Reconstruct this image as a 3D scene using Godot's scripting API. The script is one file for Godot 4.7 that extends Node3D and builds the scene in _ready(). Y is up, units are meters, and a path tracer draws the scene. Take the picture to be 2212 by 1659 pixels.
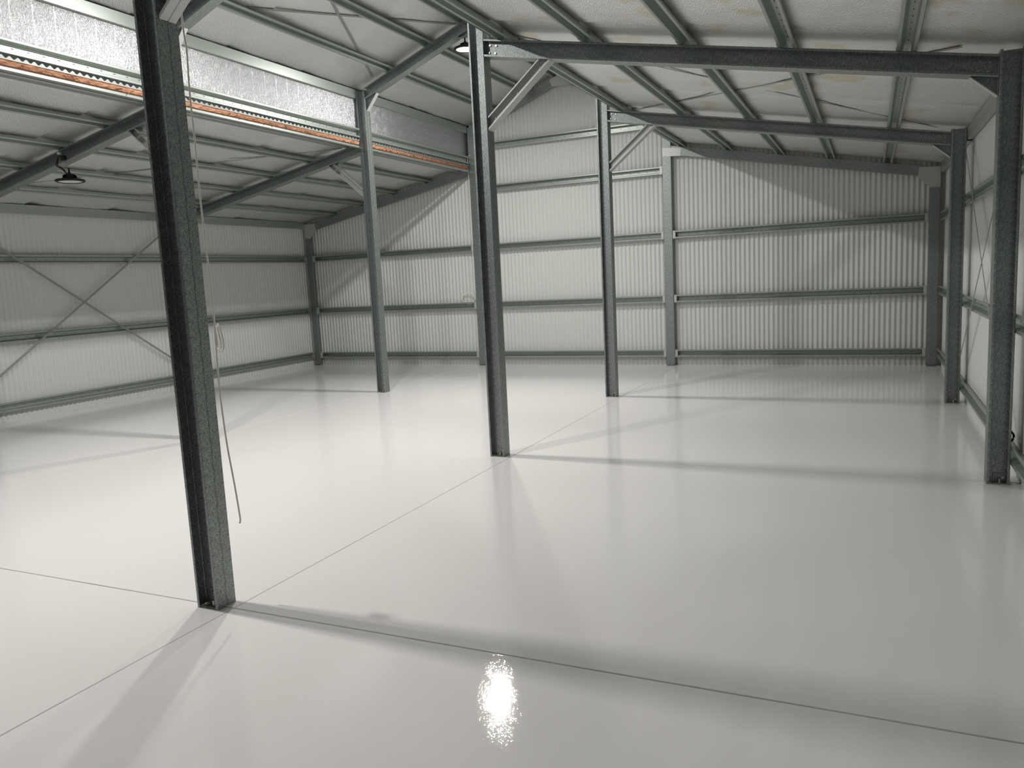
extends Node3D
# A portal-framed steel shed: raised central bay, a lean-to on each side, corrugated walls, foil-lined roofs, glossy white floor.

const XA := -3.705      # inner post row of the lean-to that has a lamp
const XB := 0.0         # inner post row of the other lean-to
const XL := -7.707      # outer posts
const XR := 4.048
const FZ := [10.75, 7.165, 3.58, 0.0]   # frames, the last one stands at the end wall
const W := 0.147        # channel depth
const FL := 0.066       # flange width
const T := 0.003
const WALL_X0 := -7.852 # inner crests of the cladding
const WALL_X1 := 4.192
const WALL_Z := -0.006
const FRONT_Z := 14.45
const GIRT_Y := [0.212, 1.168, 2.265]

var M := {}
var P := {}
var cache := {}
var taken := {}
var rng := RandomNumberGenerator.new()

func _ready() -> void:
	rng.seed = 7
	camera_and_light()
	materials()
	profiles()
	shell()
	frames()
	purlins()
	girts()
	step_edges()
	straps()
	lamps()
	cables()

# ------------------------------------------------------------------ camera, sky, exposure
func camera_and_light() -> void:
	var cam := Camera3D.new()
	cam.name = "camera"
	add_child(cam)
	cam.fov = rad_to_deg(2.0 * atan(829.5 / 1690.62))
	cam.position = Vector3(3.189, 1.6645, 13.7234)
	var yaw := 0.4327
	var pitch := -0.1347
	var roll := -0.0493
	cam.basis = Basis(Vector3.UP, yaw) * Basis(Vector3.RIGHT, pitch) * Basis(Vector3.BACK, roll)
	cam.near = 0.05
	cam.far = 200.0
	cam.current = true
	var we := WorldEnvironment.new()
	var e := Environment.new()
	e.background_mode = Environment.BG_COLOR
	e.background_color = Color(0.010, 0.012, 0.016)
	e.tonemap_mode = Environment.TONE_MAPPER_LINEAR
	e.tonemap_exposure = 1.0
	e.sdfgi_enabled = true
	e.ssao_enabled = true
	e.ssil_enabled = true
	we.environment = e
	add_child(we)

# ------------------------------------------------------------------ materials
func noise_image(kind: int, freq: float, octaves: int, n: int, seed_: int) -> Image:
	var f := FastNoiseLite.new()
	f.seed = seed_
	f.noise_type = kind
	f.frequency = freq
	f.fractal_octaves = octaves
	if kind == FastNoiseLite.TYPE_CELLULAR:
		f.cellular_return_type = FastNoiseLite.RETURN_CELL_VALUE
	return f.get_seamless_image(n, n, false, false, 0.15, true)

func ramp(img: Image, stops: Array) -> ImageTexture:
	var g := Gradient.new()
	g.offsets = PackedFloat32Array(stops.map(func(s): return s[0]))
	g.colors = PackedColorArray(stops.map(func(s): return s[1]))
	var o := Image.create(img.get_width(), img.get_height(), true, Image.FORMAT_RGB8)
	var lut := []
	for i in 256:
		lut.append(g.sample(i / 255.0))
	for y in img.get_height():
		for x in img.get_width():
			o.set_pixel(x, y, lut[int(clampf(img.get_pixel(x, y).r, 0, 1) * 255.0)])
	return ImageTexture.create_from_image(o)

func normal_of(img: Image, strength: float) -> ImageTexture:
	var i: Image = img.duplicate()
	i.convert(Image.FORMAT_RGBA8)
	i.bump_map_to_normal_map(strength)
	return ImageTexture.create_from_image(i)

func std(c: Color, rough: float, metal := 0.0) -> StandardMaterial3D:
	var m := StandardMaterial3D.new()
	m.albedo_color = c
	m.roughness = rough
	m.metallic = metal
	return m

func tri(m: StandardMaterial3D, scale_: Vector3) -> void:
	m.uv1_triplanar = true
	m.uv1_world_triplanar = true
	m.uv1_scale = scale_
	m.uv1_triplanar_sharpness = 4.0

func materials() -> void:
	# zinc spangle: small flakes over coarser blotches
	var cells := noise_image(FastNoiseLite.TYPE_CELLULAR, 0.055, 1, 512, 3)
	var fine := noise_image(FastNoiseLite.TYPE_SIMPLEX_SMOOTH, 0.04, 4, 512, 5)
	var mixed := Image.create(512, 512, false, Image.FORMAT_L8)
	for y in 512:
		for x in 512:
			var v := 0.55 * cells.get_pixel(x, y).r + 0.45 * fine.get_pixel(x, y).r
			mixed.set_pixel(x, y, Color(v, v, v))
	var z := std(Color(1, 1, 1), 0.46, 0.85)
	z.albedo_texture = ramp(mixed, [[0.0, Color(0.38, 0.40, 0.40)], [0.45, Color(0.55, 0.575, 0.57)], [0.7, Color(0.65, 0.675, 0.67)], [1.0, Color(0.80, 0.82, 0.815)]])
	tri(z, Vector3(9.0, 7.0, 9.0))
	M.zinc = z
	# plain bright galvanised strip of purlins and girts
	var g := std(Color(0.66, 0.69, 0.665), 0.40, 0.65)
	M.galv = g
	var br := std(Color(0.75, 0.765, 0.76), 0.42, 0.4)
	M.bright = br
	M.strap = std(Color(0.60, 0.625, 0.605), 0.5, 0.55)
	M.dark = std(Color(0.05, 0.055, 0.055), 0.8)  # shade inside the hat crown holes, given as a flat colour
	M.bolt = std(Color(0.70, 0.70, 0.69), 0.35, 0.8)
	# painted cladding
	M.clad = std(Color(0.835, 0.85, 0.835), 0.42)
	M.clad.metallic_specular = 0.4
	M.rust_base = std(Color(0.16, 0.10, 0.07), 0.9)
	# floor
	var fl := std(Color(0.915, 0.912, 0.905), 0.025)
	var peel := noise_image(FastNoiseLite.TYPE_SIMPLEX_SMOOTH, 0.07, 1, 1024, 11)
	fl.normal_enabled = true
	fl.normal_texture = normal_of(peel, 1.0)
	fl.normal_scale = 0.25
	tri(fl, Vector3(1.6, 1.6, 1.6))
	M.floor = fl
	M.joint = std(Color(0.16, 0.155, 0.15), 0.9)
	# reflective foil
	var crinkle := noise_image(FastNoiseLite.TYPE_SIMPLEX_SMOOTH, 0.03, 4, 1024, 21)
	var nt := normal_of(crinkle, 9.0)
	for k in [["foil", Vector3(1.0, 4.6, 1), 0.9], ["foil_cross", Vector3(4.4, 0.9, 1), 0.9], ["foil_step", Vector3(0.42, 4.6, 1), 1.2]]:
		var m := std(Color(0.90, 0.905, 0.90), 0.44, 0.92)
		m.normal_enabled = true
		m.normal_texture = nt
		m.normal_scale = k[2]
		m.uv1_scale = k[1]
		m.vertex_color_use_as_albedo = true
		if k[0] == "foil_step":   # a brighter, tighter facing foil
			m.albedo_color = Color(0.82, 0.825, 0.835)
			m.roughness = 0.34
		M[k[0]] = m
	# the rest
	M.black = std(Color(0.03, 0.03, 0.032), 0.45)
	M.cable = std(Color(0.93, 0.92, 0.88), 0.5)
	M.lens_off = std(Color(0.82, 0.82, 0.82), 0.3)
	var grain := noise_image(FastNoiseLite.TYPE_SIMPLEX_SMOOTH, 0.05, 3, 256, 31)
	var o := std(Color(1, 1, 1), 0.95)
	o.albedo_texture = ramp(grain, [[0.0, Color(0.40, 0.27, 0.20)], [0.35, Color(0.62, 0.44, 0.33)], [0.62, Color(0.70, 0.51, 0.39)], [1.0, Color(0.85, 0.72, 0.60)]])
	tri(o, Vector3(6, 6, 0.7))
	M.batten = o
	var lit := std(Color(1, 1, 1), 0.4)
	lit.emission_enabled = true
	lit.emission = Color(1.0, 0.98, 0.95)
	lit.emission_energy_multiplier = 4.0
	M.lit = lit

# ------------------------------------------------------------------ mesh helpers
class Builder:
	var v := PackedVector3Array()
	var n := PackedVector3Array()
	var u := PackedVector2Array()
	var c := PackedColorArray()
	var use_color := false
	func t(a: Vector3, b: Vector3, d: Vector3, na: Vector3, nb: Vector3, nd: Vector3, ua := Vector2.ZERO, ub := Vector2.ZERO, ud := Vector2.ZERO) -> void:
		if (b - a).cross(d - a).dot(na + nb + nd) > 0.0:   # front faces run clockwise
			v.append_array([a, d, b]); n.append_array([na, nd, nb]); u.append_array([ua, ud, ub])
		else:
			v.append_array([a, b, d]); n.append_array([na, nb, nd]); u.append_array([ua, ub, ud])
	func q(a: Vector3, b: Vector3, d: Vector3, e: Vector3, nn: Vector3) -> void:
		t(a, b, d, nn, nn, nn); t(a, d, e, nn, nn, nn)
	func box(lo: Vector3, hi: Vector3) -> void:
		for ax in 3:
			for s in [0, 1]:
				var p := []
				var b := (ax + 1) % 3
				var d := (ax + 2) % 3
				for k in [[0, 0], [1, 0], [1, 1], [0, 1]]:
					var w := Vector3.ZERO
					w[ax] = hi[ax] if s else lo[ax]
					w[b] = hi[b] if k[0] else lo[b]
					w[d] = hi[d] if k[1] else lo[d]
					p.append(w)
				var nn := Vector3.ZERO
				nn[ax] = 1.0 if s else -1.0
				q(p[0], p[1], p[2], p[3], nn)
	func mesh() -> ArrayMesh:
		var arr := []
		arr.resize(Mesh.ARRAY_MAX)
		arr[Mesh.ARRAY_VERTEX] = v
		arr[Mesh.ARRAY_NORMAL] = n
		arr[Mesh.ARRAY_TEX_UV] = u
		if use_color:
			arr[Mesh.ARRAY_COLOR] = c
		var m := ArrayMesh.new()
		m.add_surface_from_arrays(Mesh.PRIMITIVE_TRIANGLES, arr)
		return m

# outline of a folded sheet: the path thickened by t, corners taken off a little
func folded(path: Array, t := T, cut := 0.0025) -> PackedVector2Array:
	var pts := []
	for i in path.size():
		if i == 0 or i == path.size() - 1 or cut <= 0.0:
			pts.append(path[i])
		else:
			pts.append(path[i] + (path[i - 1] - path[i]).normalized() * cut)
			pts.append(path[i] + (path[i + 1] - path[i]).normalized() * cut)
	var a := PackedVector2Array()
	var b := PackedVector2Array()
	for i in pts.size():
		var d0: Vector2 = (pts[i] - pts[maxi(i - 1, 0)]).normalized()
		var d1: Vector2 = (pts[mini(i + 1, pts.size() - 1)] - pts[i]).normalized()
		if i == 0: d0 = d1
		if i == pts.size() - 1: d1 = d0
		var m := (d0.orthogonal() + d1.orthogonal()).normalized()
		var s := 0.5 * t / maxf(m.dot(d0.orthogonal()), 0.3)
		a.append(pts[i] + m * s)
		b.append(pts[i] - m * s)
	b.reverse()
	a.append_array(b)
	return a

func extruded(poly: PackedVector2Array, length: float, e0 := 0.0, e1 := 0.0) -> ArrayMesh:
	var key := [hash(poly), roundi(length * 10000), roundi(e0 * 1000), roundi(e1 * 1000)]
	if cache.has(key):
		return cache[key]
	var b := Builder.new()
	var p := poly
	if Geometry2D.is_polygon_clockwise(p):
		p = p.duplicate()
		p.reverse()
	var k := p.size()
	for i in k:
		var s := p[i]
		var e := p[(i + 1) % k]
		var d := (e - s).normalized()
		b.q(Vector3(s.x, s.y, e0 * s.x), Vector3(e.x, e.y, e0 * e.x), Vector3(e.x, e.y, length + e1 * e.x), Vector3(s.x, s.y, length + e1 * s.x), Vector3(d.y, -d.x, 0))
	var idx := Geometry2D.triangulate_polygon(p)
	for i in range(0, idx.size(), 3):
		for zz in [0.0, length]:
			var nn := Vector3(e0, 0, -1).normalized() if zz == 0.0 else Vector3(-e1, 0, 1).normalized()
			var e := e0 if zz == 0.0 else e1
			var w := []
			for m in 3:
				var g := p[idx[i + m]]
				w.append(Vector3(g.x, g.y, zz + e * g.x))
			b.t(w[0], w[1], w[2], nn, nn, nn)
	cache[key] = b.mesh()
	return cache[key]

func smooth(points: Array, per := 6) -> PackedVector3Array:
	var out := PackedVector3Array()
	for i in points.size() - 1:
		var p0: Vector3 = points[maxi(i - 1, 0)]
		var p1: Vector3 = points[i]
		var p2: Vector3 = points[i + 1]
		var p3: Vector3 = points[mini(i + 2, points.size() - 1)]
		for k in per:
			out.append(p1.cubic_interpolate(p2, p0, p3, float(k) / per))
	out.append(points[-1])
	return out

func tube_into(b: Builder, pts: PackedVector3Array, r: float, sides := 8) -> void:
	var ring := []
	for i in pts.size():
		var d := (pts[mini(i + 1, pts.size() - 1)] - pts[maxi(i - 1, 0)]).normalized()
		var x := d.cross(Vector3.UP if absf(d.y) < 0.9 else Vector3.RIGHT).normalized()
		var y := d.cross(x)
		var one := []
		for s in sides:
			var a := TAU * s / sides
			one.append(x * cos(a) + y * sin(a))
		ring.append(one)
	for i in pts.size() - 1:
		for s in sides:
			var s2 := (s + 1) % sides
			var a: Vector3 = ring[i][s]
			var c: Vector3 = ring[i][s2]
			var d: Vector3 = ring[i + 1][s2]
			var e: Vector3 = ring[i + 1][s]
			b.t(pts[i] + a * r, pts[i] + c * r, pts[i + 1] + d * r, a, c, d)
			b.t(pts[i] + a * r, pts[i + 1] + d * r, pts[i + 1] + e * r, a, d, e)
	for end in [0, pts.size() - 1]:
		var nn: Vector3 = (pts[0] - pts[1]).normalized() if end == 0 else (pts[-1] - pts[-2]).normalized()
		for s in sides:
			b.t(pts[end], pts[end] + ring[end][s] * r, pts[end] + ring[end][(s + 1) % sides] * r, nn, nn, nn)

func lathe_into(b: Builder, prof: Array, sides := 40, at := Vector3.ZERO) -> void:
	for i in prof.size() - 1:
		var p: Vector2 = prof[i]
		var q: Vector2 = prof[i + 1]
		var d := (q - p).normalized()
		for s in sides:
			var a0 := TAU * s / sides
			var a1 := TAU * (s + 1) / sides
			var r0 := Vector3(cos(a0), 0, sin(a0))
			var r1 := Vector3(cos(a1), 0, sin(a1))
			var n0 := (r0 * d.y + Vector3.UP * -d.x)
			var n1 := (r1 * d.y + Vector3.UP * -d.x)
			var pa := at + r0 * p.x + Vector3.UP * p.y
			var pb := at + r1 * p.x + Vector3.UP * p.y
			var qa := at + r0 * q.x + Vector3.UP * q.y
			var qb := at + r1 * q.x + Vector3.UP * q.y
			if p.x > 1e-5: b.t(pa, pb, qb, n0, n1, n1)
			if q.x > 1e-5: b.t(pa, qb, qa, n0, n1, n0)

# ------------------------------------------------------------------ node helpers
func numbered(called: String) -> String:
	if not taken.has(called):
		taken[called] = 0
		return called
	taken[called] += 1
	return "%s_%03d" % [called, taken[called]]

func tag(o: Node3D, label: String, category: String, group := "", kind := "") -> void:
	if label: o.set_meta("label", label)
	if category: o.set_meta("category", category)
	if group: o.set_meta("group", group)
	if kind: o.set_meta("kind", kind)

func thing(called: String, at: Vector3, label: String, category: String, group := "", kind := "") -> Node3D:
	var o := Node3D.new()
	o.name = numbered(called)
	add_child(o)
	o.position = at
	tag(o, label, category, group, kind)
	return o

func put(called: String, mesh: Mesh, mat: Material, parent: Node3D, xf := Transform3D.IDENTITY) -> MeshInstance3D:
	# xf is in the world; the parent chain holds only shifts
	var o := MeshInstance3D.new()
	o.mesh = mesh
	o.material_override = mat
	o.cast_shadow = GeometryInstance3D.SHADOW_CASTING_SETTING_ON
	if parent == self:
		o.name = numbered(called)
		add_child(o)
		o.transform = xf
	else:
		o.name = called
		parent.add_child(o, true)
		var w := Transform3D.IDENTITY
		var up: Node = parent
		while up != self:
			w = up.transform * w
			up = up.get_parent()
		o.transform = w.affine_inverse() * xf
	return o

func along(p0: Vector3, p1: Vector3, vdir: Vector3) -> Transform3D:
	var z := (p1 - p0).normalized()
	var y := (vdir - z * vdir.dot(z)).normalized()
	return Transform3D(Basis(y.cross(z), y, z), p0)

func beam(called: String, poly: PackedVector2Array, p0: Vector3, p1: Vector3, vdir: Vector3, mat: Material, parent: Node3D) -> MeshInstance3D:
	return put(called, extruded(poly, p0.distance_to(p1)), mat, parent, along(p0, p1, vdir))

# the same with its ends cut along planes of the given normals
func cut_beam(called: String, poly: PackedVector2Array, p0: Vector3, p1: Vector3, vdir: Vector3, n0: Vector3, n1: Vector3, mat: Material, parent: Node3D) -> MeshInstance3D:
	var xf := along(p0, p1, vdir)
	var e0 := -xf.basis.x.dot(n0) / xf.basis.z.dot(n0)
	var e1 := -xf.basis.x.dot(n1) / xf.basis.z.dot(n1)
	return put(called, extruded(poly, p0.distance_to(p1), e0, e1), mat, parent, xf)

func bolt(at: Vector3, dir: Vector3, parent: Node3D, r := 0.011, h := 0.012) -> void:
	var hex := PackedVector2Array()
	for k in 6:
		hex.append(Vector2(cos(TAU * k / 6), sin(TAU * k / 6)) * r)
	beam("bolt", hex, at, at + dir * h, Vector3.UP if absf(dir.y) < 0.9 else Vector3.RIGHT, M.bolt, parent)

func plate(called: String, pts: Array, origin: Vector3, ux: Vector3, uy: Vector3, thick: float, mat: Material, parent: Node3D) -> MeshInstance3D:
	return put(called, extruded(PackedVector2Array(pts), thick), mat, parent, Transform3D(Basis(ux, uy, ux.cross(uy)), origin))

func profiles() -> void:
	P.cee = cee(W, FL, 0.016)
	P.brace = cee(0.092, 0.052, 0.012)
	P.eave = cee(0.128, 0.055, 0.014)
	P.hat = folded([Vector2(-0.066, 0.010), Vector2(-0.066, 0), Vector2(-0.043, 0), Vector2(-0.026, 0.062), Vector2(0.026, 0.062), Vector2(0.043, 0), Vector2(0.066, 0), Vector2(0.066, 0.010)], 0.0022, 0.003)
	P.deep_hat = folded([Vector2(-0.063, 0.012), Vector2(-0.063, 0), Vector2(-0.041, 0), Vector2(-0.029, 0.094), Vector2(0.029, 0.094), Vector2(0.041, 0), Vector2(0.063, 0), Vector2(0.063, 0.012)], 0.0022, 0.003)
	P.sleeve = folded([Vector2(-0.069, -0.003), Vector2(-0.046, -0.003), Vector2(-0.0295, 0.0655), Vector2(0.0295, 0.0655), Vector2(0.046, -0.003), Vector2(0.069, -0.003)], 0.0022, 0.003)

func cee(d: float, f: float, lip: float) -> PackedVector2Array:
	var h := d / 2 - T / 2
	var g := f - T / 2
	return folded([Vector2(-h + lip, g), Vector2(-h, g), Vector2(-h, T / 2), Vector2(h, T / 2), Vector2(h, g), Vector2(h - lip, g)])

# ------------------------------------------------------------------ the shell
func roof_b(x: float) -> float: return 3.764 - 0.189 * x                     # tops of rafters
func roof_a(x: float) -> float: return 3.782 + 0.199 * (x - XA)
func roof_c(x: float) -> float: return 5.222 - 0.385 * absf(x - (XA + XB) / 2)
const LIFT := 0.090                                                           # foil above rafter tops

func wall_top(x: float) -> float:
	if x < XA - 0.09: return roof_a(x) + LIFT
	if x > XB + 0.09: return roof_b(x) + LIFT
	return roof_c(x) + LIFT

# one sheet of corrugated steel: 10 ribs; across runs along the wall, inward faces the room
func sheet(parent: Node3D, origin: Vector3, across: Vector3, inward: Vector3, u0: float, u1: float, top: Callable, bottom := 0.0) -> void:
	var b := Builder.new()
	var pitch := 0.0762
	var amp := 0.0095
	var n := maxi(roundi((u1 - u0) / pitch * 12), 1)
	for i in n:
		var ua := lerpf(u0, u1, float(i) / n)
		var ub := lerpf(u0, u1, float(i + 1) / n)
		var p := []
		var nn := []
		for u in [ua, ub]:
			var ph: float = u / pitch * TAU
			var off := amp * (cos(ph) - 1.0)
			var sl := -amp * TAU / pitch * sin(ph)
			p.append(origin + across * u + inward * off)
			nn.append((inward - across * sl).normalized())
		var ya: float = top.call(ua)
		var yb: float = top.call(ub)
		var a: Vector3 = p[0]
		var c: Vector3 = p[1]
		a.y = bottom
		c.y = bottom
		var d := Vector3(c.x, yb, c.z)
		var e := Vector3(a.x, ya, a.z)
		b.t(a, c, d, nn[0], nn[1], nn[1])
		b.t(a, d, e, nn[0], nn[1], nn[0])
		var back := inward * -0.03
		var o2 := origin + back
		var a2 := Vector3((o2 + across * ua).x, bottom, (o2 + across * ua).z)
		var c2 := Vector3((o2 + across * ub).x, bottom, (o2 + across * ub).z)
		var d2 := Vector3(c2.x, yb, c2.z)
		var e2 := Vector3(a2.x, ya, a2.z)
		b.q(a2, c2, d2, e2, -inward)
		b.q(e, d, d2, e2, Vector3.UP)
		b.q(a, c, c2, a2, Vector3.DOWN)
		if i == 0: b.q(a, a2, e2, e, -across)
		if i == n - 1: b.q(c, c2, d2, d, across)
	put("corrugated_sheet", b.mesh(), M.clad, parent)

func wall(called: String, label: String, origin: Vector3, across: Vector3, inward: Vector3, len_: float, top: Callable) -> void:
	var w := thing(called, origin, label, "wall", "", "structure")
	var u := 0.0
	while u < len_ - 0.01:
		sheet(w, origin, across, inward, u, minf(u + 0.762, len_), top)
		u += 0.762

# a foil blanket: a strip of the lining between two points across the slope
func blanket(parent: Node3D, a: Vector3, b_: Vector3, z0: float, z1: float, mat: StandardMaterial3D, sd: int, stains := 0.0, ripple := 1.0) -> void:
	var f := FastNoiseLite.new()
	f.seed = sd
	f.frequency = 0.9
	f.fractal_octaves = 3
	var w := FastNoiseLite.new()
	w.seed = sd + 50
	w.frequency = 1.6
	w.fractal_octaves = 4
	var len_ := Vector2(a.x, a.y).distance_to(Vector2(b_.x, b_.y))
	var nx := maxi(roundi(len_ / 0.045), 2)
	var nz := maxi(roundi((z1 - z0) / 0.045), 2)
	var dir := Vector3(b_.x - a.x, b_.y - a.y, 0) / len_
	var nrm := Vector3(dir.y, -dir.x, 0)
	if nrm.y > 0.0: nrm = -nrm
	if absf(nrm.y) < 0.05: nrm = Vector3(signf(nrm.x) if nrm.x else 1.0, 0, 0)
	var pos := []
	var col := []
	for j in nz + 1:
		for i in nx + 1:
			var s := len_ * i / nx
			var zz := lerpf(z0, z1, float(j) / nz)
			var t := (zz - z0) / (z1 - z0)
			var h := 0.007 * f.get_noise_2d(s * 0.8, zz * 1.5) + 0.003 * f.get_noise_2d(s * 7.0, zz * 3.0 + 40.0)
			# each roll hangs a little and its far edge laps under the next one, which starts higher
			h += ripple * (0.014 - 0.030 * smoothstep(0.72, 1.0, t) + 0.004 * sin(TAU * t))
			pos.append(a + dir * s + Vector3(0, 0, zz - a.z) + nrm * h)
			var st := clampf((w.get_noise_2d(s * 0.9, zz * 0.7) - 0.36) * 14.0, 0.0, 1.0) * stains
			col.append(Color(1, 1, 1).lerp(Color(0.90, 0.82, 0.68), st * 0.8))
	var nor := []
	for j in nz + 1:
		for i in nx + 1:
			var du: Vector3 = pos[j * (nx + 1) + mini(i + 1, nx)] - pos[j * (nx + 1) + maxi(i - 1, 0)]
			var dv: Vector3 = pos[mini(j + 1, nz) * (nx + 1) + i] - pos[maxi(j - 1, 0) * (nx + 1) + i]
			var q := du.cross(dv).normalized()
			nor.append(q if q.dot(nrm) > 0.0 else -q)
	var b := Builder.new()
	b.use_color = true
	for j in nz:
		for i in nx:
			var k := [j * (nx + 1) + i, j * (nx + 1) + i + 1, (j + 1) * (nx + 1) + i + 1, (j + 1) * (nx + 1) + i]
			for tr in [[0, 1, 2], [0, 2, 3]]:
				var q := [k[tr[0]], k[tr[1]], k[tr[2]]]
				var uv := q.map(func(m): return Vector2(len_ * (m % (nx + 1)) / nx, pos[m].z))
				if (pos[q[1]] - pos[q[0]]).cross(pos[q[2]] - pos[q[0]]).dot(nrm) > 0.0:
					q = [q[0], q[2], q[1]]
					uv = [uv[0], uv[2], uv[1]]
				for m in 3:
					b.v.append(pos[q[m]]); b.n.append(nor[q[m]]); b.u.append(uv[m]); b.c.append(col[q[m]])
	put("foil_blanket", b.mesh(), mat, parent)

func lining(called: String, label: String, x0: float, y0: float, x1: float, y1: float, mats: Array, sd: int, stains := 0.0, ripple := 1.0) -> Node3D:
	var o := thing(called, Vector3((x0 + x1) / 2, 0, 7), label, "ceiling", "", "structure")
	var edges := [0.0, 0.70, 2.12, 3.48, 4.84, 6.19, 7.54, 8.89, 10.24, 11.6, 13.0, FRONT_Z]
	for i in edges.size() - 1:
		blanket(o, Vector3(x0, y0, 0), Vector3(x1, y1, 0), edges[i], edges[i + 1] + 0.05, mats[0] if edges[i] < 6.0 else mats[1], sd + i, stains, ripple)
	return o

func slab(parent: Node3D, x0: float, x1: float, z0: float, z1: float) -> void:
	var f := FastNoiseLite.new()
	f.seed = 4
	f.frequency = 1.1
	f.fractal_octaves = 2
	var b := Builder.new()
	var nx := maxi(roundi((x1 - x0) / 0.12), 1)
	var nz := maxi(roundi((z1 - z0) / 0.12), 1)
	var e := 0.0025
	var hgt := func(x: float, z: float) -> float: return 0.0006 * f.get_noise_2d(x, z * 0.7) - 0.0006
	var nof := func(x: float, z: float) -> Vector3:
		var s := 0.02
		return Vector3(hgt.call(x - s, z) - hgt.call(x + s, z), 2 * s, hgt.call(x, z - s) - hgt.call(x, z + s)).normalized()
	for i in nx:
		for j in nz:
			var xa := lerpf(x0 + e, x1 - e, float(i) / nx)
			var xb := lerpf(x0 + e, x1 - e, float(i + 1) / nx)
			var za := lerpf(z0 + e, z1 - e, float(j) / nz)
			var zb := lerpf(z0 + e, z1 - e, float(j + 1) / nz)
			var p := []
			var n := []
			for k in [[xa, za], [xb, za], [xb, zb], [xa, zb]]:
				p.append(Vector3(k[0], hgt.call(k[0], k[1]), k[1]))
				n.append(nof.call(k[0], k[1]))
			b.t(p[0], p[1], p[2], n[0], n[1], n[2])
			b.t(p[0], p[2], p[3], n[0], n[2], n[3])
	# eased arrises and sides
	var c := [Vector3(x0, 0, z0), Vector3(x1, 0, z0), Vector3(x1, 0, z1), Vector3(x0, 0, z1)]
	var d := [Vector3(x0 + e, -0.0004, z0 + e), Vector3(x1 - e, -0.0004, z0 + e), Vector3(x1 - e, -0.0004, z1 - e), Vector3(x0 + e, -0.0004, z1 - e)]
	var out := [Vector3(0, 0, -1), Vector3(1, 0, 0), Vector3(0, 0, 1), Vector3(-1, 0, 0)]
	for k in 4:
		var a: Vector3 = c[k] + Vector3(0, -e, 0)
		var a2: Vector3 = c[(k + 1) % 4] + Vector3(0, -e, 0)
		b.q(d[k], d[(k + 1) % 4], a2, a, (out[k] + Vector3.UP).normalized())
		b.q(a, a2, a2 + Vector3(0, -0.045, 0), a + Vector3(0, -0.045, 0), out[k])
	put("floor_slab", b.mesh(), M.floor, parent)

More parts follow.
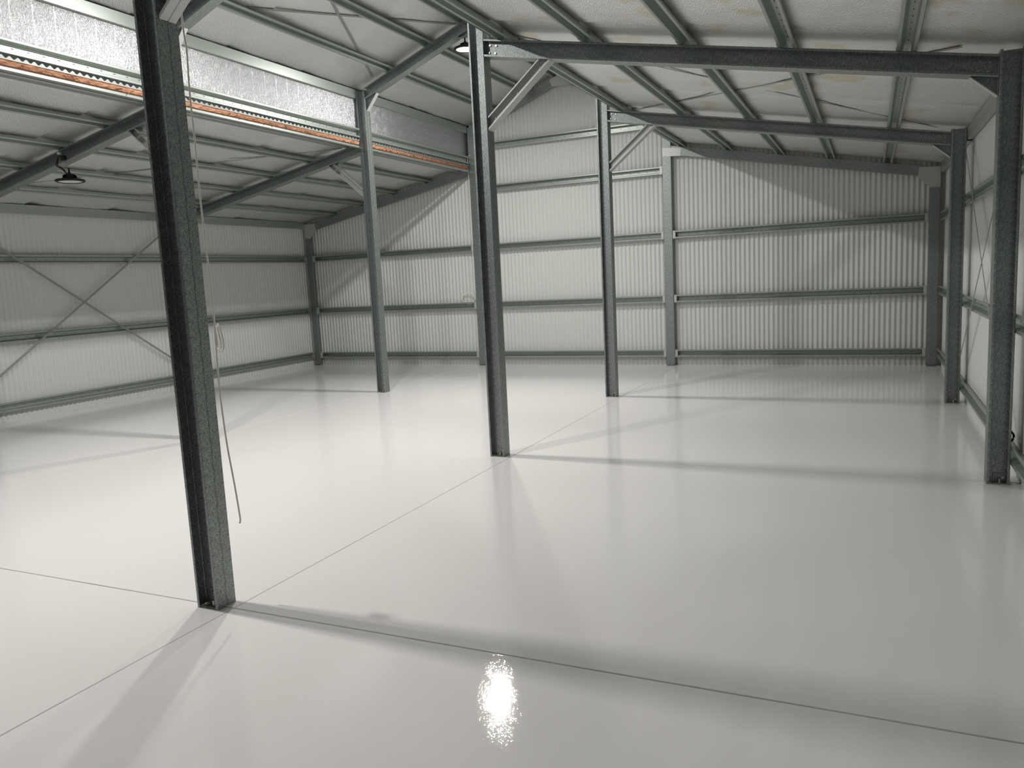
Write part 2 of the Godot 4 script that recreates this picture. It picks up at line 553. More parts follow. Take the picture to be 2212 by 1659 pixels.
func shell() -> void:
	# floor: coated slabs with open saw cuts between them
	var fl := thing("floor", Vector3(-1.8, -0.05, 7), "glossy off-white coated concrete floor with thin saw-cut joints", "floor", "", "structure")
	var bb := Builder.new()
	bb.box(Vector3(-8.1, -0.30, -0.3), Vector3(4.4, -0.05, FRONT_Z + 0.2))
	put("slab_bed", bb.mesh(), M.joint, fl)
	var g := 0.003
	slab(fl, -7.90, -3.84 - 0.0012, -0.04, 10.762 - g)
	slab(fl, -3.84 + 0.0012, 0.13 - 0.002, -0.04, 10.762 - g)
	slab(fl, 0.13 + 0.002, 4.24, -0.04, 7.150 - 0.001)
	slab(fl, 0.13 + 0.002, 4.24, 7.150 + 0.001, 10.762 - g)
	slab(fl, -7.90, -3.84 - 0.0012, 10.762 + g, FRONT_Z)
	slab(fl, -3.84 + 0.0012, 0.13 - 0.002, 10.762 + g, FRONT_Z)
	slab(fl, 0.13 + 0.002, 4.24, 10.762 + g, FRONT_Z)

	# corrugated walls
	wall("wall_back", "pale grey-green corrugated steel end wall rising to a gable", Vector3(WALL_X0 - 0.05, 0, WALL_Z), Vector3.RIGHT, Vector3.BACK, WALL_X1 - WALL_X0 + 0.10, func(u): return wall_top(WALL_X0 - 0.05 + u))
	wall("wall_left", "pale corrugated steel side wall of the lamp lean-to", Vector3(WALL_X0, 0, 0), Vector3.BACK, Vector3.RIGHT, FRONT_Z, func(_u): return roof_a(WALL_X0) + LIFT)
	wall("wall_right", "pale corrugated steel side wall of the shaded lean-to", Vector3(WALL_X1, 0, 0), Vector3.BACK, Vector3.LEFT, FRONT_Z, func(_u): return roof_b(WALL_X1) + LIFT)
	# the open front: cladding only above the wide doorways
	var wf := thing("wall_front", Vector3(-1.85, 3, FRONT_Z), "corrugated gable infill above the open doorways", "wall", "", "structure")
	var x := WALL_X0
	while x < WALL_X1 - 0.01:
		var x1 := minf(x + 0.762, WALL_X1)
		sheet(wf, Vector3(0, 0, FRONT_Z), Vector3.RIGHT, Vector3.FORWARD, x, x1, func(u): return wall_top(u), 2.75)
		x += 0.762

	# foil linings with the roof over them
	var xm := (XA + XB) / 2
	lining("ceiling", "crinkled silver foil lining under the shaded lean-to roof, with faint tan stains", XB + 0.10, roof_b(XB + 0.10) + LIFT, WALL_X1 + 0.01, roof_b(WALL_X1 + 0.01) + LIFT, [M.foil, M.foil_cross], 100, 1.0)
	lining("ceiling", "crinkled silver foil lining under the roof above the hanging black lamp", WALL_X0 - 0.01, roof_a(WALL_X0 - 0.01) + LIFT, XA - 0.16, roof_a(XA - 0.16) + LIFT, [M.foil, M.foil], 200)
	lining("ceiling", "silver foil lining of the raised roof on the side of the foil-clad step", XA - 0.10, roof_c(XA - 0.10) + LIFT, xm, roof_c(xm) + LIFT, [M.foil, M.foil], 300, 0.0, 0.5)
	lining("ceiling", "silver foil lining of the raised roof beyond the ridge", xm, roof_c(xm) + LIFT, XB + 0.10, roof_c(XB + 0.10) + LIFT, [M.foil, M.foil], 400, 0.0, 0.5)
	# steps between the raised roof and the lean-tos
	for s in [[XA - 0.116, 1.0, "bright crinkled foil facing of the step above the orange-brown batten", 500], [XB + 0.116, -1.0, "foil facing of the step above the shaded lean-to", 600]]:
		var o := thing("trim", Vector3(s[0], 3.9, 7), s[2], "wall lining", "", "structure")
		var zs := [0.0, 3.58, 7.165, 10.75, FRONT_Z]
		for i in 4:
			blanket(o, Vector3(s[0], 3.80 if s[1] > 0 else 3.78, 0) , Vector3(s[0], 4.50, 0), zs[i], zs[i + 1], M.foil_step, s[3] + i, 0.0, 0.0)
	# outer roof skins
	for r in [[WALL_X0 - 0.08, XA - 0.12, 0], [XB + 0.12, WALL_X1 + 0.08, 1], [XA - 0.18, xm, 2], [xm, XB + 0.18, 2]]:
		var f: Callable = [roof_a, roof_b, roof_c][r[2]]
		var b := Builder.new()
		var lo := LIFT + 0.035
		var hi := LIFT + 0.055
		var q := []
		for zz in [-0.08, FRONT_Z + 0.08]:
			for k in [[r[0], lo], [r[1], lo], [r[1], hi], [r[0], hi]]:
				q.append(Vector3(k[0], f.call(k[0]) + k[1], zz))
		b.q(q[0], q[1], q[5], q[4], Vector3.DOWN)
		b.q(q[3], q[2], q[6], q[7], Vector3.UP)
		b.q(q[0], q[1], q[2], q[3], Vector3.FORWARD)
		b.q(q[4], q[5], q[6], q[7], Vector3.BACK)
		b.q(q[0], q[3], q[7], q[4], Vector3.LEFT)
		b.q(q[1], q[2], q[6], q[5], Vector3.RIGHT)
		tag(put("roof", b.mesh(), M.galv, self), ["steel roof skin over the lean-to with the lamp", "steel roof skin over the shaded lean-to", "steel roof skin over the raised bay"][r[2]], "roof", "", "structure")
	# outer skins of the steps
	for s in [[XA - 0.16, XA - 0.15], [XB + 0.15, XB + 0.16]]:
		var b := Builder.new()
		b.box(Vector3(s[0], 3.80, -0.05), Vector3(s[1], 4.62, FRONT_Z))
		tag(put("trim", b.mesh(), M.galv, self), "steel skin behind the foil facing of the step", "wall lining", "", "structure")

# ------------------------------------------------------------------ frames
const WHICH := ["third frame from end wall", "second frame from end wall", "first frame from end wall", "end wall"]

func post(x: float, h: float, z: float, label: String, group: String) -> Node3D:
	var o := thing("steel_post", Vector3(x, 0, z), label, "post", group)
	for s in [1.0, -1.0]:
		beam("channel", P.cee, Vector3(x, h, z), Vector3(x, 0.001, z), Vector3(0, 0, s), M.zinc, o)
	# base cleat inside the channel on the open side
	var b := Builder.new()
	b.box(Vector3(x - 0.028, 0.002, z + 0.0035), Vector3(x + 0.066, 0.072, z + 0.0085))
	b.box(Vector3(x - 0.028, 0.002, z + 0.0085), Vector3(x + 0.066, 0.008, z + 0.056))
	var cl := put("base_cleat", b.mesh(), M.zinc, o)
	bolt(Vector3(x + 0.015, 0.008, z + 0.034), Vector3.UP, cl, 0.010, 0.03)
	bolt(Vector3(x + 0.035, 0.042, z + 0.0085), Vector3.BACK, cl)
	return o

func rafter(p0: Vector3, p1: Vector3, label: String, group: String, bolts := true) -> Node3D:
	# p0 and p1 lie on the top edge
	var dir := (p1 - p0).normalized()
	var nrm := Vector3(-dir.y, dir.x, 0)
	if nrm.y < 0.0: nrm = -nrm
	var o := thing("rafter", p0, label, "rafter", group)
	for s in [1.0, -1.0]:
		var sag := Vector3(0, -W / 2 / absf(nrm.y), 0)
		cut_beam("channel", P.cee, p0 + sag, p1 + sag, Vector3(0, 0, s), Vector3.RIGHT, Vector3.RIGHT, M.zinc, o)
	if bolts:
		for e in [[p0, dir], [p1, -dir]]:
			for a in [0.045, 0.105]:
				for h in [0.042, 0.105]:
					bolt(e[0] + e[1] * a - nrm * h + Vector3(0, 0, 0.003), Vector3.BACK, o, 0.010, 0.010)
	return o

func brace(p0: Vector3, p1: Vector3, top: Vector3, label: String, group: String) -> void:
	var o := thing("knee_brace", p0, label, "brace", group)
	for s in [1.0, -1.0]:
		cut_beam("channel", P.brace, p0, p1, Vector3(0, 0, s), Vector3.RIGHT, top, M.bright, o)
	for t in [0.1, 0.5, 0.9]:
		bolt(p0.lerp(p1, t) + Vector3(0, 0, 0.003), Vector3.BACK, o, 0.007, 0.005)

func haunch(corner: Vector3, a: Vector3, b: Vector3, label: String, group: String) -> void:
	# a triangular plate with a folded lip from a (under the rafter) to b (on the post)
	var o := thing("haunch_plate", corner, label, "plate", group)
	var ux := Vector3.RIGHT
	var uy := Vector3.UP
	var to := func(p: Vector3) -> Vector2: return Vector2(p.x - corner.x, p.y - corner.y)
	plate("web", [to.call(corner), to.call(a), to.call(b)], corner + Vector3(0, 0, -0.003), ux, uy, 0.005, M.zinc, o)
	var strip := PackedVector2Array([Vector2(-0.0025, -0.036), Vector2(0.0025, -0.036), Vector2(0.0025, 0.036), Vector2(-0.0025, 0.036)])
	beam("folded_lip", strip, a, b, Vector3(0, 0, 1), M.bright, o)

func frames() -> void:
	var side := {"a": "inner row beside the lean-to with the lamp", "b": "inner row along the floor joint"}
	for i in 3:
		var z: float = FZ[i]
		# posts
		var ha := roof_c(XA) + 0.0
		if i > 0:
			post(XA, ha, z, "galvanised double-channel post, %s, %s" % [["", "second frame from end wall", "first frame from end wall"][i], "inner row by the lamp lean-to"], "inner posts")
		else:
			post(XA, ha, z, "galvanised post carrying the third frame beside the lamp lean-to", "inner posts")
		post(XB, ha, z, ["galvanised double-channel post with a coiled white cable hanging down it", "galvanised inner post on the long floor joint, second frame from the end wall", "galvanised inner post on the long floor joint, first frame from the end wall"][i], "inner posts")
		post(XR, roof_b(XR - W / 2) + 0.03, z, ["galvanised outer post by the shaded side wall, third frame from the end wall", "galvanised outer post by the shaded side wall, second frame from the end wall", "galvanised outer post by the shaded side wall, first frame from the end wall"][i], "outer posts")
		if i > 0:
			post(XL, roof_a(XL + W / 2) + 0.03, z, ["", "galvanised outer post of the lamp lean-to, second frame from the end wall", "galvanised outer post of the lamp lean-to, first frame from the end wall"][i], "outer posts")
		# lean-to rafters
		var g := 0.003
		var xa := XB + W / 2 + g
		var xb := XR - W / 2 - g
		rafter(Vector3(xa, roof_b(xa), z), Vector3(xb, roof_b(xb), z), "sloping galvanised rafter of the shaded lean-to, %s" % WHICH[i], "lean-to rafters")
		if i > 0:
			xa = XA - W / 2 - g
			xb = XL + W / 2 + g
			rafter(Vector3(xb, roof_a(xb), z), Vector3(xa, roof_a(xa), z), "sloping galvanised rafter of the lamp lean-to, %s" % WHICH[i], "lean-to rafters")
		# raised roof
		var xm := (XA + XB) / 2
		xa = XA + W / 2 + g
		rafter(Vector3(xa, roof_c(xa), z), Vector3(xm - 0.012, roof_c(xm - 0.012), z), "galvanised raised-roof rafter rising from the foil step, %s" % WHICH[i], "raised roof rafters")
		xb = XB - W / 2 - g
		rafter(Vector3(xm + 0.012, roof_c(xm + 0.012), z), Vector3(xb, roof_c(xb), z), "galvanised raised-roof rafter beyond the ridge, %s" % WHICH[i], "raised roof rafters")
		var ap := thing("apex_plate", Vector3(xm, roof_c(xm) - 0.2, z), "folded steel apex plate under the ridge, %s" % WHICH[i], "plate", "apex plates")
		plate("web", [Vector2(-0.185, 0), Vector2(0.185, 0), Vector2(0.0, 0.071)], Vector3(xm, roof_c(xm) - 0.232, z - 0.0025), Vector3.RIGHT, Vector3.UP, 0.005, M.bright, ap)
		var lipb := Builder.new()
		lipb.box(Vector3(xm - 0.19, roof_c(xm) - 0.236, z - 0.034), Vector3(xm + 0.19, roof_c(xm) - 0.2325, z + 0.034))
		put("folded_lip", lipb.mesh(), M.bright, ap)
		# knee braces and haunches
		brace(Vector3(XB + W / 2 + 0.002, 3.035, z), Vector3(XB + 0.630, roof_b(0.63) - W * 1.018 - 0.002, z), Vector3(0.189, 1, 0), "sloping double-channel knee brace from inner post to shaded lean-to rafter, %s" % WHICH[i], "knee braces")
		if i > 0:
			brace(Vector3(XA - W / 2 - 0.002, 3.035, z), Vector3(XA - 0.630, roof_a(XA - 0.63) - W * 1.020 - 0.002, z), Vector3(-0.199, 1, 0), "sloping knee brace from inner post to lamp lean-to rafter, %s" % WHICH[i], "knee braces")
			var hx := XR - W / 2 - 0.004
			haunch(Vector3(hx, roof_b(hx) - W - 0.004, z), Vector3(hx - 0.17, roof_b(hx - 0.17) - W - 0.006, z), Vector3(hx, 2.745, z), "triangular haunch plate where shaded lean-to rafter meets outer post, %s" % WHICH[i], "haunch plates")
			hx = XA + W / 2 + 0.004
			haunch(Vector3(hx, roof_c(hx) - W - 0.016, z), Vector3(hx + 0.19, roof_c(hx + 0.19) - W - 0.017, z), Vector3(hx, 4.215, z), "triangular haunch plate of the raised roof above the foil step, %s" % WHICH[i], "haunch plates")
	end_frame()

func end_post(x: float, h: float, label: String) -> Node3D:
	var o := thing("steel_post", Vector3(x, 0, 0.07), label, "post", "end wall posts")
	beam("channel", P.cee, Vector3(x, h, 0.105), Vector3(x, 0.001, 0.105), Vector3(0, 0, -1), M.zinc, o)
	var b := Builder.new()
	b.box(Vector3(x - 0.06, 0.002, 0.1055), Vector3(x + 0.06, 0.062, 0.110))
	b.box(Vector3(x - 0.06, 0.002, 0.110), Vector3(x + 0.06, 0.008, 0.165))
	var cl := put("base_cleat", b.mesh(), M.zinc, o)
	bolt(Vector3(x - 0.028, 0.034, 0.110), Vector3.BACK, cl)
	bolt(Vector3(x + 0.03, 0.034, 0.110), Vector3.BACK, cl)
	return o

func end_frame() -> void:
	end_post(XL, roof_a(XL + 0.07), "galvanised corner post of the end wall in the lamp lean-to")
	end_post(XA, roof_c(XA), "galvanised end-wall post with a white cable running down its edge")
	end_post(XB, roof_c(XB), "galvanised end-wall post standing at the end of the long floor joint")
	end_post(XR, roof_b(XR - 0.07), "galvanised corner post of the end wall beside the shaded side wall")
	var xm := (XA + XB) / 2
	for r in [[XL + W / 2 + 0.003, XA - W / 2 - 0.003, roof_a, "end-wall rafter of the lamp lean-to"], [XB + W / 2 + 0.003, XR - W / 2 - 0.003, roof_b, "end-wall rafter of the shaded lean-to"], [XA + W / 2 + 0.003, xm - 0.01, roof_c, "end-wall gable rafter on the foil step side"], [xm + 0.01, XB - W / 2 - 0.003, roof_c, "end-wall gable rafter beyond the ridge"]]:
		var f: Callable = r[2]
		var p0 := Vector3(r[0], f.call(r[0]), 0.105)
		var p1 := Vector3(r[1], f.call(r[1]), 0.105)
		var d := (p1 - p0).normalized()
		var n := Vector3(-d.y, d.x, 0)
		var sag := Vector3(0, -W / 2 / absf(n.y), 0)
		var o := cut_beam("rafter", P.cee, p0 + sag, p1 + sag, Vector3(0, 0, -1), Vector3.RIGHT, Vector3.RIGHT, M.zinc, self)
		tag(o, "flat-faced galvanised " + r[3], "rafter", "end wall rafters")
	# gusset plates on the face of the end frame
	var gus := [
		["corner gusset plate of end-wall frame beside the shaded side wall", XR, 3.0, [Vector2(-0.215, 0.016), Vector2(0.072, -0.005), Vector2(0.072, -0.295), Vector2(-0.074, -0.29), Vector2(-0.232, -0.13)]],
		["corner gusset plate of end-wall frame in the lamp lean-to", XL, 3.0, [Vector2(-0.072, -0.01), Vector2(0.205, -0.005), Vector2(0.232, -0.155), Vector2(0.076, -0.30), Vector2(-0.072, -0.30)]],
		["small rectangular gusset plate joining rafter to end-wall post by floor joint", XB, 3.7, [Vector2(-0.07, 0.03), Vector2(0.25, -0.01), Vector2(0.24, -0.135), Vector2(-0.07, -0.115)]],
		["kinked apex gusset plate at the top of the end-wall gable", xm, 5.06, [Vector2(-0.22, 0.07), Vector2(0.0, 0.155), Vector2(0.22, 0.07), Vector2(0.18, -0.055), Vector2(-0.18, -0.055)]],
	]
	for q in gus:
		var c := Vector3(q[1], q[2], 0.106)
		var o := thing("gusset_plate", c, q[0], "plate", "gusset plates")
		var pts: Array = q[3].duplicate()
		plate("web", pts, c, Vector3.RIGHT, Vector3.UP, 0.004, M.bright, o)
		var mid := Vector2.ZERO
		for p in pts: mid += p / pts.size()
		for p in pts:
			var w: Vector2 = mid + (p - mid) * 0.74
			bolt(c + Vector3(w.x, w.y, 0.004), Vector3.BACK, o, 0.009, 0.007)

# ------------------------------------------------------------------ purlins
const BAY := ["", "cable-post bay", "middle bay", "end-wall bay"]
const NTH := ["first", "second", "third", "fourth", "fifth"]

func hat(called: String, p0: Vector3, p1: Vector3, up: Vector3, label: String, category: String, group: String, sleeves := true, brackets := false, deep := false) -> void:
	# feet towards the room, crown against the sheeting
	var o := thing(called, p0, label, category, group)
	var d := (p1 - p0).normalized()
	beam("hat_channel", P.deep_hat if deep else P.hat, p0, p1, up, M.galv, o)
	var crown := 0.032 if deep else 0.0
	var len_ := p0.distance_to(p1)
	# slots on the crown: dark boxes, the shade of open holes put into colour
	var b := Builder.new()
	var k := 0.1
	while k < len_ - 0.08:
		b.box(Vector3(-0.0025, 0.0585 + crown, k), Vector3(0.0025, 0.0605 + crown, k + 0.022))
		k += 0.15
	put("slot_shade", b.mesh(), M.dark, o, along(p0, p1, up)).set_meta("kind", "stuff")
	if sleeves:
		beam("lap_sleeve", P.sleeve, p0 + d * 0.001, p0 + d * 0.16, up, M.galv, o)
		beam("lap_sleeve", P.sleeve, p1 - d * 0.16, p1 - d * 0.001, up, M.galv, o)
	if brackets:
		for e in [[p0, 1.0], [p1, -1.0]]:
			var c: Vector3 = e[0] + d * 0.024 * e[1]
			var side := up.cross(d).normalized()
			var t := Transform3D(Basis(d, side, d.cross(side)), c)
			var bb := Builder.new()
			bb.box(Vector3(-0.022, -0.067, -0.002), Vector3(0.022, 0.067, 0.002))
			t.origin = c - up * 0.004
			var br := put("end_bracket", bb.mesh(), M.bright, o, t)
			for h in [-0.05, 0.05]:
				bolt(c - up * 0.006 + side * h, -up, br, 0.007, 0.005)

func purlins() -> void:
	# shaded lean-to
	var xs := [0.265, 1.04, 1.845, 2.595, 3.40]
	var nb := Vector3(0.189, 1, 0).normalized()
	for bay in [1, 2, 3]:
		var z1: float = FZ[bay - 1]
		var z0: float = FZ[bay]
		for k in 5:
			var y := roof_b(xs[k]) + 0.004
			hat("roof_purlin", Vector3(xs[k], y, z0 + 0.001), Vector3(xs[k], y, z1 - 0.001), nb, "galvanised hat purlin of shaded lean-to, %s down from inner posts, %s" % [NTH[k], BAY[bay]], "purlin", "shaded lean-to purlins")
	# lamp lean-to
	xs = [0.25, 1.0, 1.775, 2.56, 3.33]
	nb = Vector3(-0.199, 1, 0).normalized()
	for bay in [1, 2, 3]:
		for k in 5:
			var x: float = XA - xs[k]
			var y := roof_a(x) + 0.004
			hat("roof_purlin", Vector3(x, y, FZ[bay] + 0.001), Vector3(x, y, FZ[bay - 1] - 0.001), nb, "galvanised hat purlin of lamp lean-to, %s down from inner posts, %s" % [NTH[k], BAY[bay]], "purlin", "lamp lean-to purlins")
	# raised roof, slope above the foil step
	nb = Vector3(-0.385, 1, 0).normalized()
	xs = [0.535, 1.19, 1.75]
	for bay in [1, 2, 3]:
		for k in 3:
			var x: float = XA + xs[k]
			var y := roof_c(x) + 0.004
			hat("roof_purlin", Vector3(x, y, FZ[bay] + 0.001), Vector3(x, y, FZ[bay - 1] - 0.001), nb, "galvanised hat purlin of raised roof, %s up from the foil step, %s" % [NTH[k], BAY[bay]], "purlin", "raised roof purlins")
	# eave purlins: plain channels
	var c := {1: BAY[1], 2: BAY[2], 3: BAY[3]}
	for bay in [1, 2, 3]:
		var z0: float = FZ[bay] + (0.115 if bay == 3 else 0.07)
		var z1: float = FZ[bay - 1] - 0.07
		for e in [[XA - 0.075, 4.470, -1.0, "eave channel along the top of the foil step, %s"], [XL - 0.078, 2.972, -1.0, "eave channel along the top of the lamp lean-to side wall, %s"], [XR + 0.078, 2.975, 1.0, "eave channel along the top of the shaded side wall, %s"]]:
			if e[2] < 0.0 and e[0] < -7.0 and bay == 1: continue
			tag(beam("eave_purlin", P.eave, Vector3(e[0], e[1], z0), Vector3(e[0], e[1], z1), Vector3(e[2], 0, 0), M.galv, self), "galvanised " + e[3] % c[bay], "purlin", "eave purlins")

# ------------------------------------------------------------------ girts
func girts() -> void:
	var hn := ["lowest", "second", "third", "fourth", "topmost"]
	var zf := 0.093
	# end wall
	for q in [[XL + W / 2 + 0.004, XA - W / 2 - 0.004, GIRT_Y, "in the lamp lean-to"], [XA + W / 2 + 0.004, XB - W / 2 - 0.004, GIRT_Y + [3.36, 4.14], "under the raised gable"], [XB + W / 2 + 0.004, XR - W / 2 - 0.004, GIRT_Y, "in the shaded lean-to"]]:
		for k in q[2].size():
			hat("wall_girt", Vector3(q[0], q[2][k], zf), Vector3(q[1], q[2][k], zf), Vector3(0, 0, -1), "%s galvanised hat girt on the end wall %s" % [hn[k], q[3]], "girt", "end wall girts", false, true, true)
	# side walls
	for bay in [1, 2, 3]:
		var z0: float = FZ[bay] + (0.115 if bay == 3 else 0.002)
		var z1: float = FZ[bay - 1] - 0.002
		for k in 3:
			if bay > 1:
				hat("wall_girt", Vector3(XL - W / 2 - 0.004, GIRT_Y[k], z0), Vector3(XL - W / 2 - 0.004, GIRT_Y[k], z1), Vector3(-1, 0, 0), "%s galvanised hat girt on the lamp lean-to side wall, %s" % [hn[k], BAY[bay]], "girt", "side wall girts", false)
			hat("wall_girt", Vector3(XR + W / 2 + 0.004, GIRT_Y[k], z0), Vector3(XR + W / 2 + 0.004, GIRT_Y[k], z1), Vector3(1, 0, 0), "%s galvanised hat girt on the shaded side wall, %s" % [hn[k], BAY[bay]], "girt", "side wall girts", false)

# ------------------------------------------------------------------ the step over the lamp lean-to
func step_edges() -> void:
	var f := FastNoiseLite.new()
	f.seed = 9
	f.frequency = 3.0
	for bay in [1, 2, 3]:
		var z0: float = FZ[bay] + (0.142 if bay == 3 else 0.075)
		var z1: float = FZ[bay - 1] - 0.075
		# rail under the foil
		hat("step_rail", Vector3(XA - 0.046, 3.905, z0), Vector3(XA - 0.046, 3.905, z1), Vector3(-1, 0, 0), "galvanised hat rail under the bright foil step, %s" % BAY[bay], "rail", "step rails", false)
		# wavy upper edge of the lean-to's corrugated roof sheets
		var b := Builder.new()
		var pitch := 0.0762
		var n := roundi((z1 - z0) / pitch * 12)
		for i in n:
			var za := lerpf(z0, z1, float(i) / n)
			var zb := lerpf(z0, z1, float(i + 1) / n)
			var ya := 3.812 + 0.012 * cos(za / pitch * TAU)
			var yb := 3.812 + 0.012 * cos(zb / pitch * TAU)
			var xi := XA - 0.062
			var xo := XA - 0.40
			var dy := -0.199 * 0.338
			var nn := Vector3(0, zb - za, -(yb - ya)).normalized()
			b.q(Vector3(xi, ya, za), Vector3(xi, yb, zb), Vector3(xo, yb + dy, zb), Vector3(xo, ya + dy, za), nn)
			var yu := 3.789
			b.q(Vector3(xi, yu, za), Vector3(xi, yu, zb), Vector3(xo, yu + dy, zb), Vector3(xo, yu + dy, za), Vector3.DOWN)
			b.q(Vector3(xi, ya, za), Vector3(xi, yb, zb), Vector3(xi, yu, zb), Vector3(xi, yu, za), Vector3.RIGHT)
		tag(put("corrugated_roof_edge", b.mesh(), M.strap, self), "wavy edge of corrugated roof sheet above the orange-brown batten, %s" % BAY[bay], "roofing", "roof sheet edges")
		# angle under the batten
		tag(beam("step_angle", folded([Vector2(0.0, 0.042), Vector2(0.0, 0.0), Vector2(0.06, 0.0)], 0.003, 0.002), Vector3(XA - 0.072, 3.682, z0), Vector3(XA - 0.072, 3.682, z1), Vector3.UP, M.galv, self), "galvanised angle directly under the orange-brown batten, %s" % BAY[bay], "angle", "step angles")
		# splintered orange-brown batten
		b = Builder.new()
		var m := roundi((z1 - z0) / 0.02)
		var pr := []
		for i in m + 1:
			var zz := lerpf(z0, z1, float(i) / m)
			var a := 0.003 * f.get_noise_1d(zz * 3.0) + rng.randf_range(-0.0008, 0.0008)
			var c := 0.006 * f.get_noise_1d(zz * 4.0 + 90.0) + rng.randf_range(-0.0015, 0.0015)
			pr.append([Vector3(XA - 0.070 + a, 3.788 + c * 0.3, zz), Vector3(XA - 0.068 + a, 3.765, zz), Vector3(XA - 0.072 + a, 3.742 + c, zz), Vector3(XA - 0.16, 3.735 + c, zz), Vector3(XA - 0.16, 3.786, zz)])
		for i in m:
			for s in 5:
				var p: Vector3 = pr[i][s]
				var q: Vector3 = pr[i][(s + 1) % 5]
				var r: Vector3 = pr[i + 1][(s + 1) % 5]
				var t: Vector3 = pr[i + 1][s]
				var nn := (q - p).cross(t - p).normalized()
				var cen := Vector3(XA - 0.11, 3.763, p.z)
				if nn.dot(p.lerp(r, 0.5) - cen) < 0.0: nn = -nn
				b.q(p, q, r, t, nn)
		for e in [0, m]:
			var nn := Vector3(0, 0, -1 if e == 0 else 1)
			for s in range(1, 4):
				b.t(pr[e][0], pr[e][s], pr[e][s + 1], nn, nn, nn)
		var o := thing("timber_batten", Vector3(XA - 0.1, 3.76, z0), "splintered orange-brown timber batten under the wavy sheet edge, %s" % BAY[bay], "batten", "timber battens")
		put("lath", b.mesh(), M.batten, o)
		# loose splinters
		for k in 11:
			var sb := Builder.new()
			var zz := rng.randf_range(z0 + 0.1, z1 - 0.1)
			var p0 := Vector3(XA - 0.062, 3.768 + rng.randf_range(-0.01, 0.01), zz)
			var dz := rng.randf_range(0.05, 0.10) * (1.0 if rng.randf() < 0.5 else -1.0)
			tube_into(sb, smooth([p0, p0 + Vector3(0.012, -0.010, dz * 0.5), p0 + Vector3(0.016, -rng.randf_range(0.02, 0.045), dz)], 4), rng.randf_range(0.003, 0.006), 5)
			put("splinter", sb.mesh(), M.batten, o)

# ------------------------------------------------------------------ straps
func strap(p0: Vector3, p1: Vector3, face: Vector3, label: String, group: String) -> void:
	var h := 0.016
	var t := 0.0012
	tag(beam("brace_strap", PackedVector2Array([Vector2(-h, -t), Vector2(h, -t), Vector2(h, t), Vector2(-h, t)]), p0, p1, face, M.strap, self), label, "strap", group)

func straps() -> void:
	var x := XL - W / 2 + 0.001 - 0.001
	x = XL - W / 2 + 0.010
	strap(Vector3(x, 0.40, 3.66), Vector3(x, 2.72, 7.09), Vector3.RIGHT, "flat brace strap falling towards the end wall across the lamp lean-to side wall", "wall brace straps")
	strap(Vector3(x + 0.004, 2.83, 3.66), Vector3(x + 0.004, 0.52, 7.09), Vector3.RIGHT, "flat brace strap rising towards the end wall across the lamp lean-to side wall", "wall brace straps")
	x = XR + W / 2 - 0.010
	strap(Vector3(x, 2.81, 3.66), Vector3(x, 0.30, 7.09), Vector3.LEFT, "flat brace strap rising towards the end wall on the shaded side wall", "wall brace straps")
	strap(Vector3(x - 0.004, 0.50, 3.66), Vector3(x - 0.004, 2.71, 7.09), Vector3.LEFT, "flat brace strap falling towards the end wall on the shaded side wall", "wall brace straps")
	var l := 0.0685
	var nb := Vector3(-0.189, -1, 0).normalized()
	strap(Vector3(0.30, roof_b(0.30) + l, 3.25), Vector3(3.75, roof_b(3.75) + l, 7.10), nb, "flat roof strap on the shaded lean-to foil, low end by the second frame", "roof brace straps")
	strap(Vector3(3.85, roof_b(3.85) + l + 0.004, 3.40), Vector3(0.30, roof_b(0.30) + l + 0.004, 7.08), nb, "flat roof strap on the shaded lean-to foil, low end by the first frame", "roof brace straps")
	nb = Vector3(0.199, -1, 0).normalized()
	strap(Vector3(-4.20, roof_a(-4.20) + l, 3.50), Vector3(-7.25, roof_a(-7.25) + l, 7.08), nb, "flat roof strap crossing the foil above the hanging black lamp", "roof brace straps")
	nb = Vector3(0.385, -1, 0).normalized()
	strap(Vector3(-3.46, roof_c(-3.46) + l, 3.65), Vector3(-2.05, roof_c(-2.05) + l, 7.08), nb, "flat raised-roof strap, high end by the second frame", "roof brace straps")
	strap(Vector3(-2.10, roof_c(-2.10) + l + 0.004, 3.50), Vector3(-3.38, roof_c(-3.38) + l + 0.004, 7.08), nb, "flat raised-roof strap, high end by the first frame", "roof brace straps")

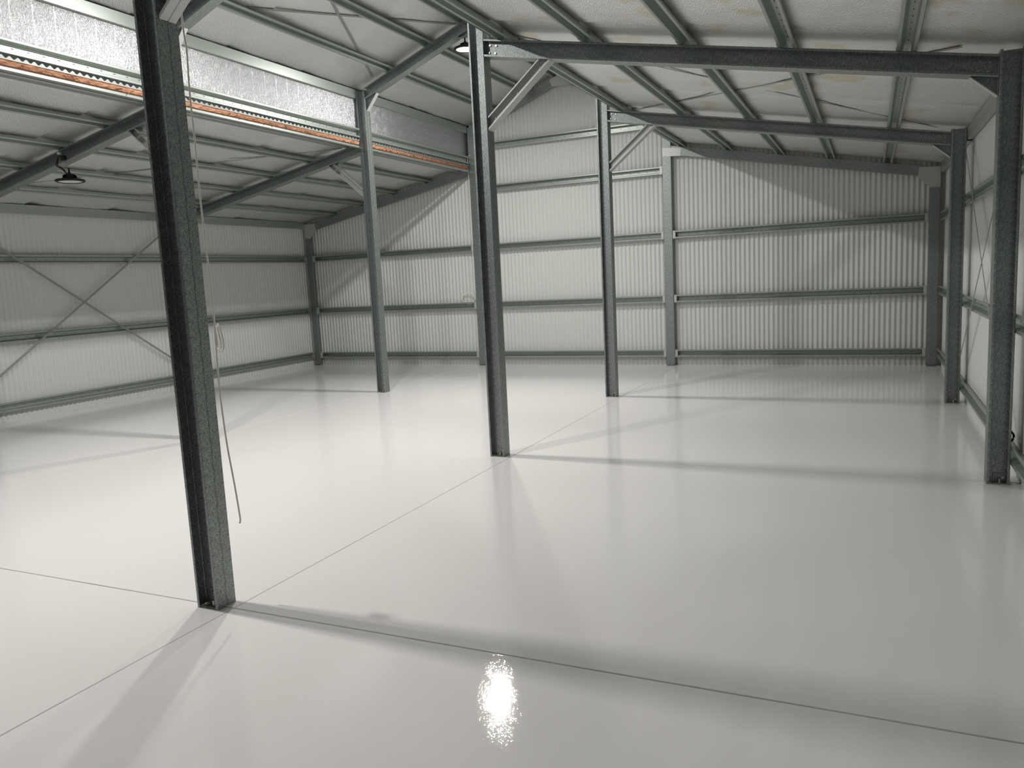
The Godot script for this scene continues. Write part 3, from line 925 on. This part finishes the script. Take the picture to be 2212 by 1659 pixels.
# ------------------------------------------------------------------ lamps
func high_bay(at: Vector3, hang: Vector3, label: String, on: bool) -> void:
	# at: middle of the lens; hang: fixing on the rafter
	var o := thing("high_bay_lamp", at, label, "lamp", "high bay lamps")
	var b := Builder.new()
	lathe_into(b, [Vector2(0.128, -0.004), Vector2(0.150, -0.006), Vector2(0.160, 0.002), Vector2(0.160, 0.016), Vector2(0.148, 0.024), Vector2(0.062, 0.032)], 48, at)
	put("rim", b.mesh(), M.black, o)
	b = Builder.new()
	lathe_into(b, [Vector2(0.0, 0.0), Vector2(0.13, 0.0)], 48, at)
	for i in b.n.size(): b.n[i] = Vector3.DOWN
	var vv := b.v.duplicate()
	b = Builder.new()
	for i in range(0, vv.size(), 3):
		b.t(vv[i], vv[i + 1], vv[i + 2], Vector3.DOWN, Vector3.DOWN, Vector3.DOWN)
	put("lens", b.mesh(), M.lit if on else M.lens_off, o)
	b = Builder.new()
	lathe_into(b, [Vector2(0.064, 0.030), Vector2(0.062, 0.052), Vector2(0.057, 0.078), Vector2(0.050, 0.084), Vector2(0.0, 0.086)], 32, at)
	put("housing", b.mesh(), M.black, o)
	b = Builder.new()
	for k in 16:
		var a := TAU * k / 16
		var d := Vector3(cos(a), 0, sin(a))
		var s := Vector3(-sin(a), 0, cos(a)) * 0.002
		var p := [at + d * 0.055 + Vector3(0, 0.03, 0), at + d * 0.082 + Vector3(0, 0.03, 0), at + d * 0.070 + Vector3(0, 0.074, 0), at + d * 0.052 + Vector3(0, 0.078, 0)]
		b.q(p[0] + s, p[1] + s, p[2] + s, p[3] + s, s.normalized())
		b.q(p[0] - s, p[1] - s, p[2] - s, p[3] - s, -s.normalized())
		b.q(p[1] + s, p[1] - s, p[2] - s, p[2] + s, d)
	put("cooling_fins", b.mesh(), M.black, o)
	b = Builder.new()
	lathe_into(b, [Vector2(0.018, 0.084), Vector2(0.017, 0.105), Vector2(0.011, 0.110), Vector2(0.010, 0.155), Vector2(0.0, 0.156)], 16, at)
	put("neck", b.mesh(), M.black, o)
	b = Builder.new()
	var top := at + Vector3(0, 0.150, 0)
	tube_into(b, smooth([top, top.lerp(hang, 0.35) + Vector3(0.012, 0, 0.0), top.lerp(hang, 0.7) - Vector3(0.008, 0, 0), hang], 6), 0.0045, 6)
	put("hanging_hook", b.mesh(), M.bolt, o)
	b = Builder.new()
	if on:
		lit(o)
		return
	for s in [-0.02, -0.045]:
		tube_into(b, smooth([at + Vector3(-0.02, 0.088, 0.01), at + Vector3(-0.05 + s, 0.16, 0.03), at.lerp(hang, 0.62) + Vector3(-0.06 + s, 0.0, 0.03), hang + Vector3(-0.01, 0.01, 0.012)], 8), 0.0055, 8)
	put("power_lead", b.mesh(), M.black, o)
	b = Builder.new()
	b.box(hang + Vector3(0.03, -0.085, 0.002), hang + Vector3(0.085, -0.03, 0.042))
	put("plug_box", b.mesh(), M.black, o)
	b = Builder.new()
	b.box(hang + Vector3(-0.03, -0.012, 0.0), hang + Vector3(0.0, 0.014, 0.03))
	put("connector", b.mesh(), M.cable, o)

func lit(o: Node3D) -> void:
	var l := AreaLight3D.new()
	l.name = "lamp_light"
	l.area_size = Vector2(0.15, 0.15)
	l.light_energy = 14.2
	l.light_color = Color(1.0, 0.983, 0.970)
	l.shadow_enabled = true
	l.area_range = 40.0
	o.add_child(l)
	l.position = Vector3(0, -0.012, 0)
	l.rotation_degrees = Vector3(-90, 0, 0)

func lamps() -> void:
	high_bay(Vector3(-5.37, 3.035, 7.262), Vector3(-5.50, 3.37, 7.238), "unlit black high-bay lamp hanging from the lean-to rafter on its leads", false)
	for i in 3:
		high_bay(Vector3(-1.955, 4.826, FZ[i]), Vector3(-1.955, 4.985, FZ[i]), "lit black high-bay lamp hung under the ridge, %s" % WHICH[i], true)

# ------------------------------------------------------------------ cables
func cables() -> void:
	var z := 10.662
	var b := Builder.new()
	var o := thing("white_cable", Vector3(0.08, 0.4, z), "slack white cable with a coil tied against the post, its end hanging free", "cable")
	var run := [[0.080, 3.10], [0.082, 2.95], [0.090, 2.86], [0.084, 2.72], [0.081, 2.60], [0.084, 2.43], [0.082, 2.12], [0.090, 1.83], [0.096, 1.64], [0.092, 1.45], [0.086, 1.31], [0.083, 1.20], [0.086, 1.06], [0.097, 0.86], [0.121, 0.65], [0.136, 0.49], [0.137, 0.45], [0.131, 0.436]]
	tube_into(b, smooth(run.map(func(p): return Vector3(p[0], p[1], z)), 5), 0.0045)
	put("hanging_run", b.mesh(), M.cable, o)
	for k in 3:
		b = Builder.new()
		var loop := []
		for s in 25:
			var a := TAU * s / 24.0
			var r: float = [0.013, 0.024, 0.031][k]
			loop.append(Vector3(0.083 + 0.004 * k + r * sin(a) * (1.0 - 0.35 * cos(a)), 1.428 + (0.050 + 0.011 * k) * cos(a) - 0.3 * r * sin(a), z - 0.010 - 0.008 * k + 0.006 * sin(a)))
		tube_into(b, smooth(loop, 2), 0.0034)
		put("coil_loop", b.mesh(), M.cable, o)
	# cable at the end wall
	var e := thing("white_cable", Vector3(XA - 0.1, 1.2, 0.05), "thin white cable down the end-wall post edge, ending in a loose loop", "cable")
	b = Builder.new()
	var x := XA - W / 2 - 0.010
	tube_into(b, smooth([Vector3(XA - 0.02, 3.99, 0.130), Vector3(x, 3.93, 0.122), Vector3(x, 3.5, 0.118), Vector3(x + 0.004, 2.8, 0.118), Vector3(x, 2.2, 0.118), Vector3(x - 0.004, 1.5, 0.118), Vector3(x - 0.03, 1.40, 0.09)], 5), 0.0055)
	put("hanging_run", b.mesh(), M.cable, e)
	for k in 2:
		b = Builder.new()
		var loop := []
		for s in 21:
			var a := TAU * s / 20.0
			loop.append(Vector3(-3.968 + (0.148 - 0.012 * k) * sin(a), 1.312 + (0.112 - 0.012 * k) * cos(a), 0.052 + 0.012 * k + 0.004 * sin(3.0 * a)))
		tube_into(b, smooth(loop, 3), 0.0055)
		put("coil_loop", b.mesh(), M.cable, e)
	# small black lead behind the outer post
	b = Builder.new()
	tube_into(b, smooth([Vector3(4.135, 0.372, 7.075), Vector3(4.160, 0.335, 7.06), Vector3(4.150, 0.300, 7.07), Vector3(4.132, 0.290, 7.075)], 5), 0.008)
	tag(put("black_lead", b.mesh(), M.black, self), "short black lead curled behind the outer post above the low girt", "lead")
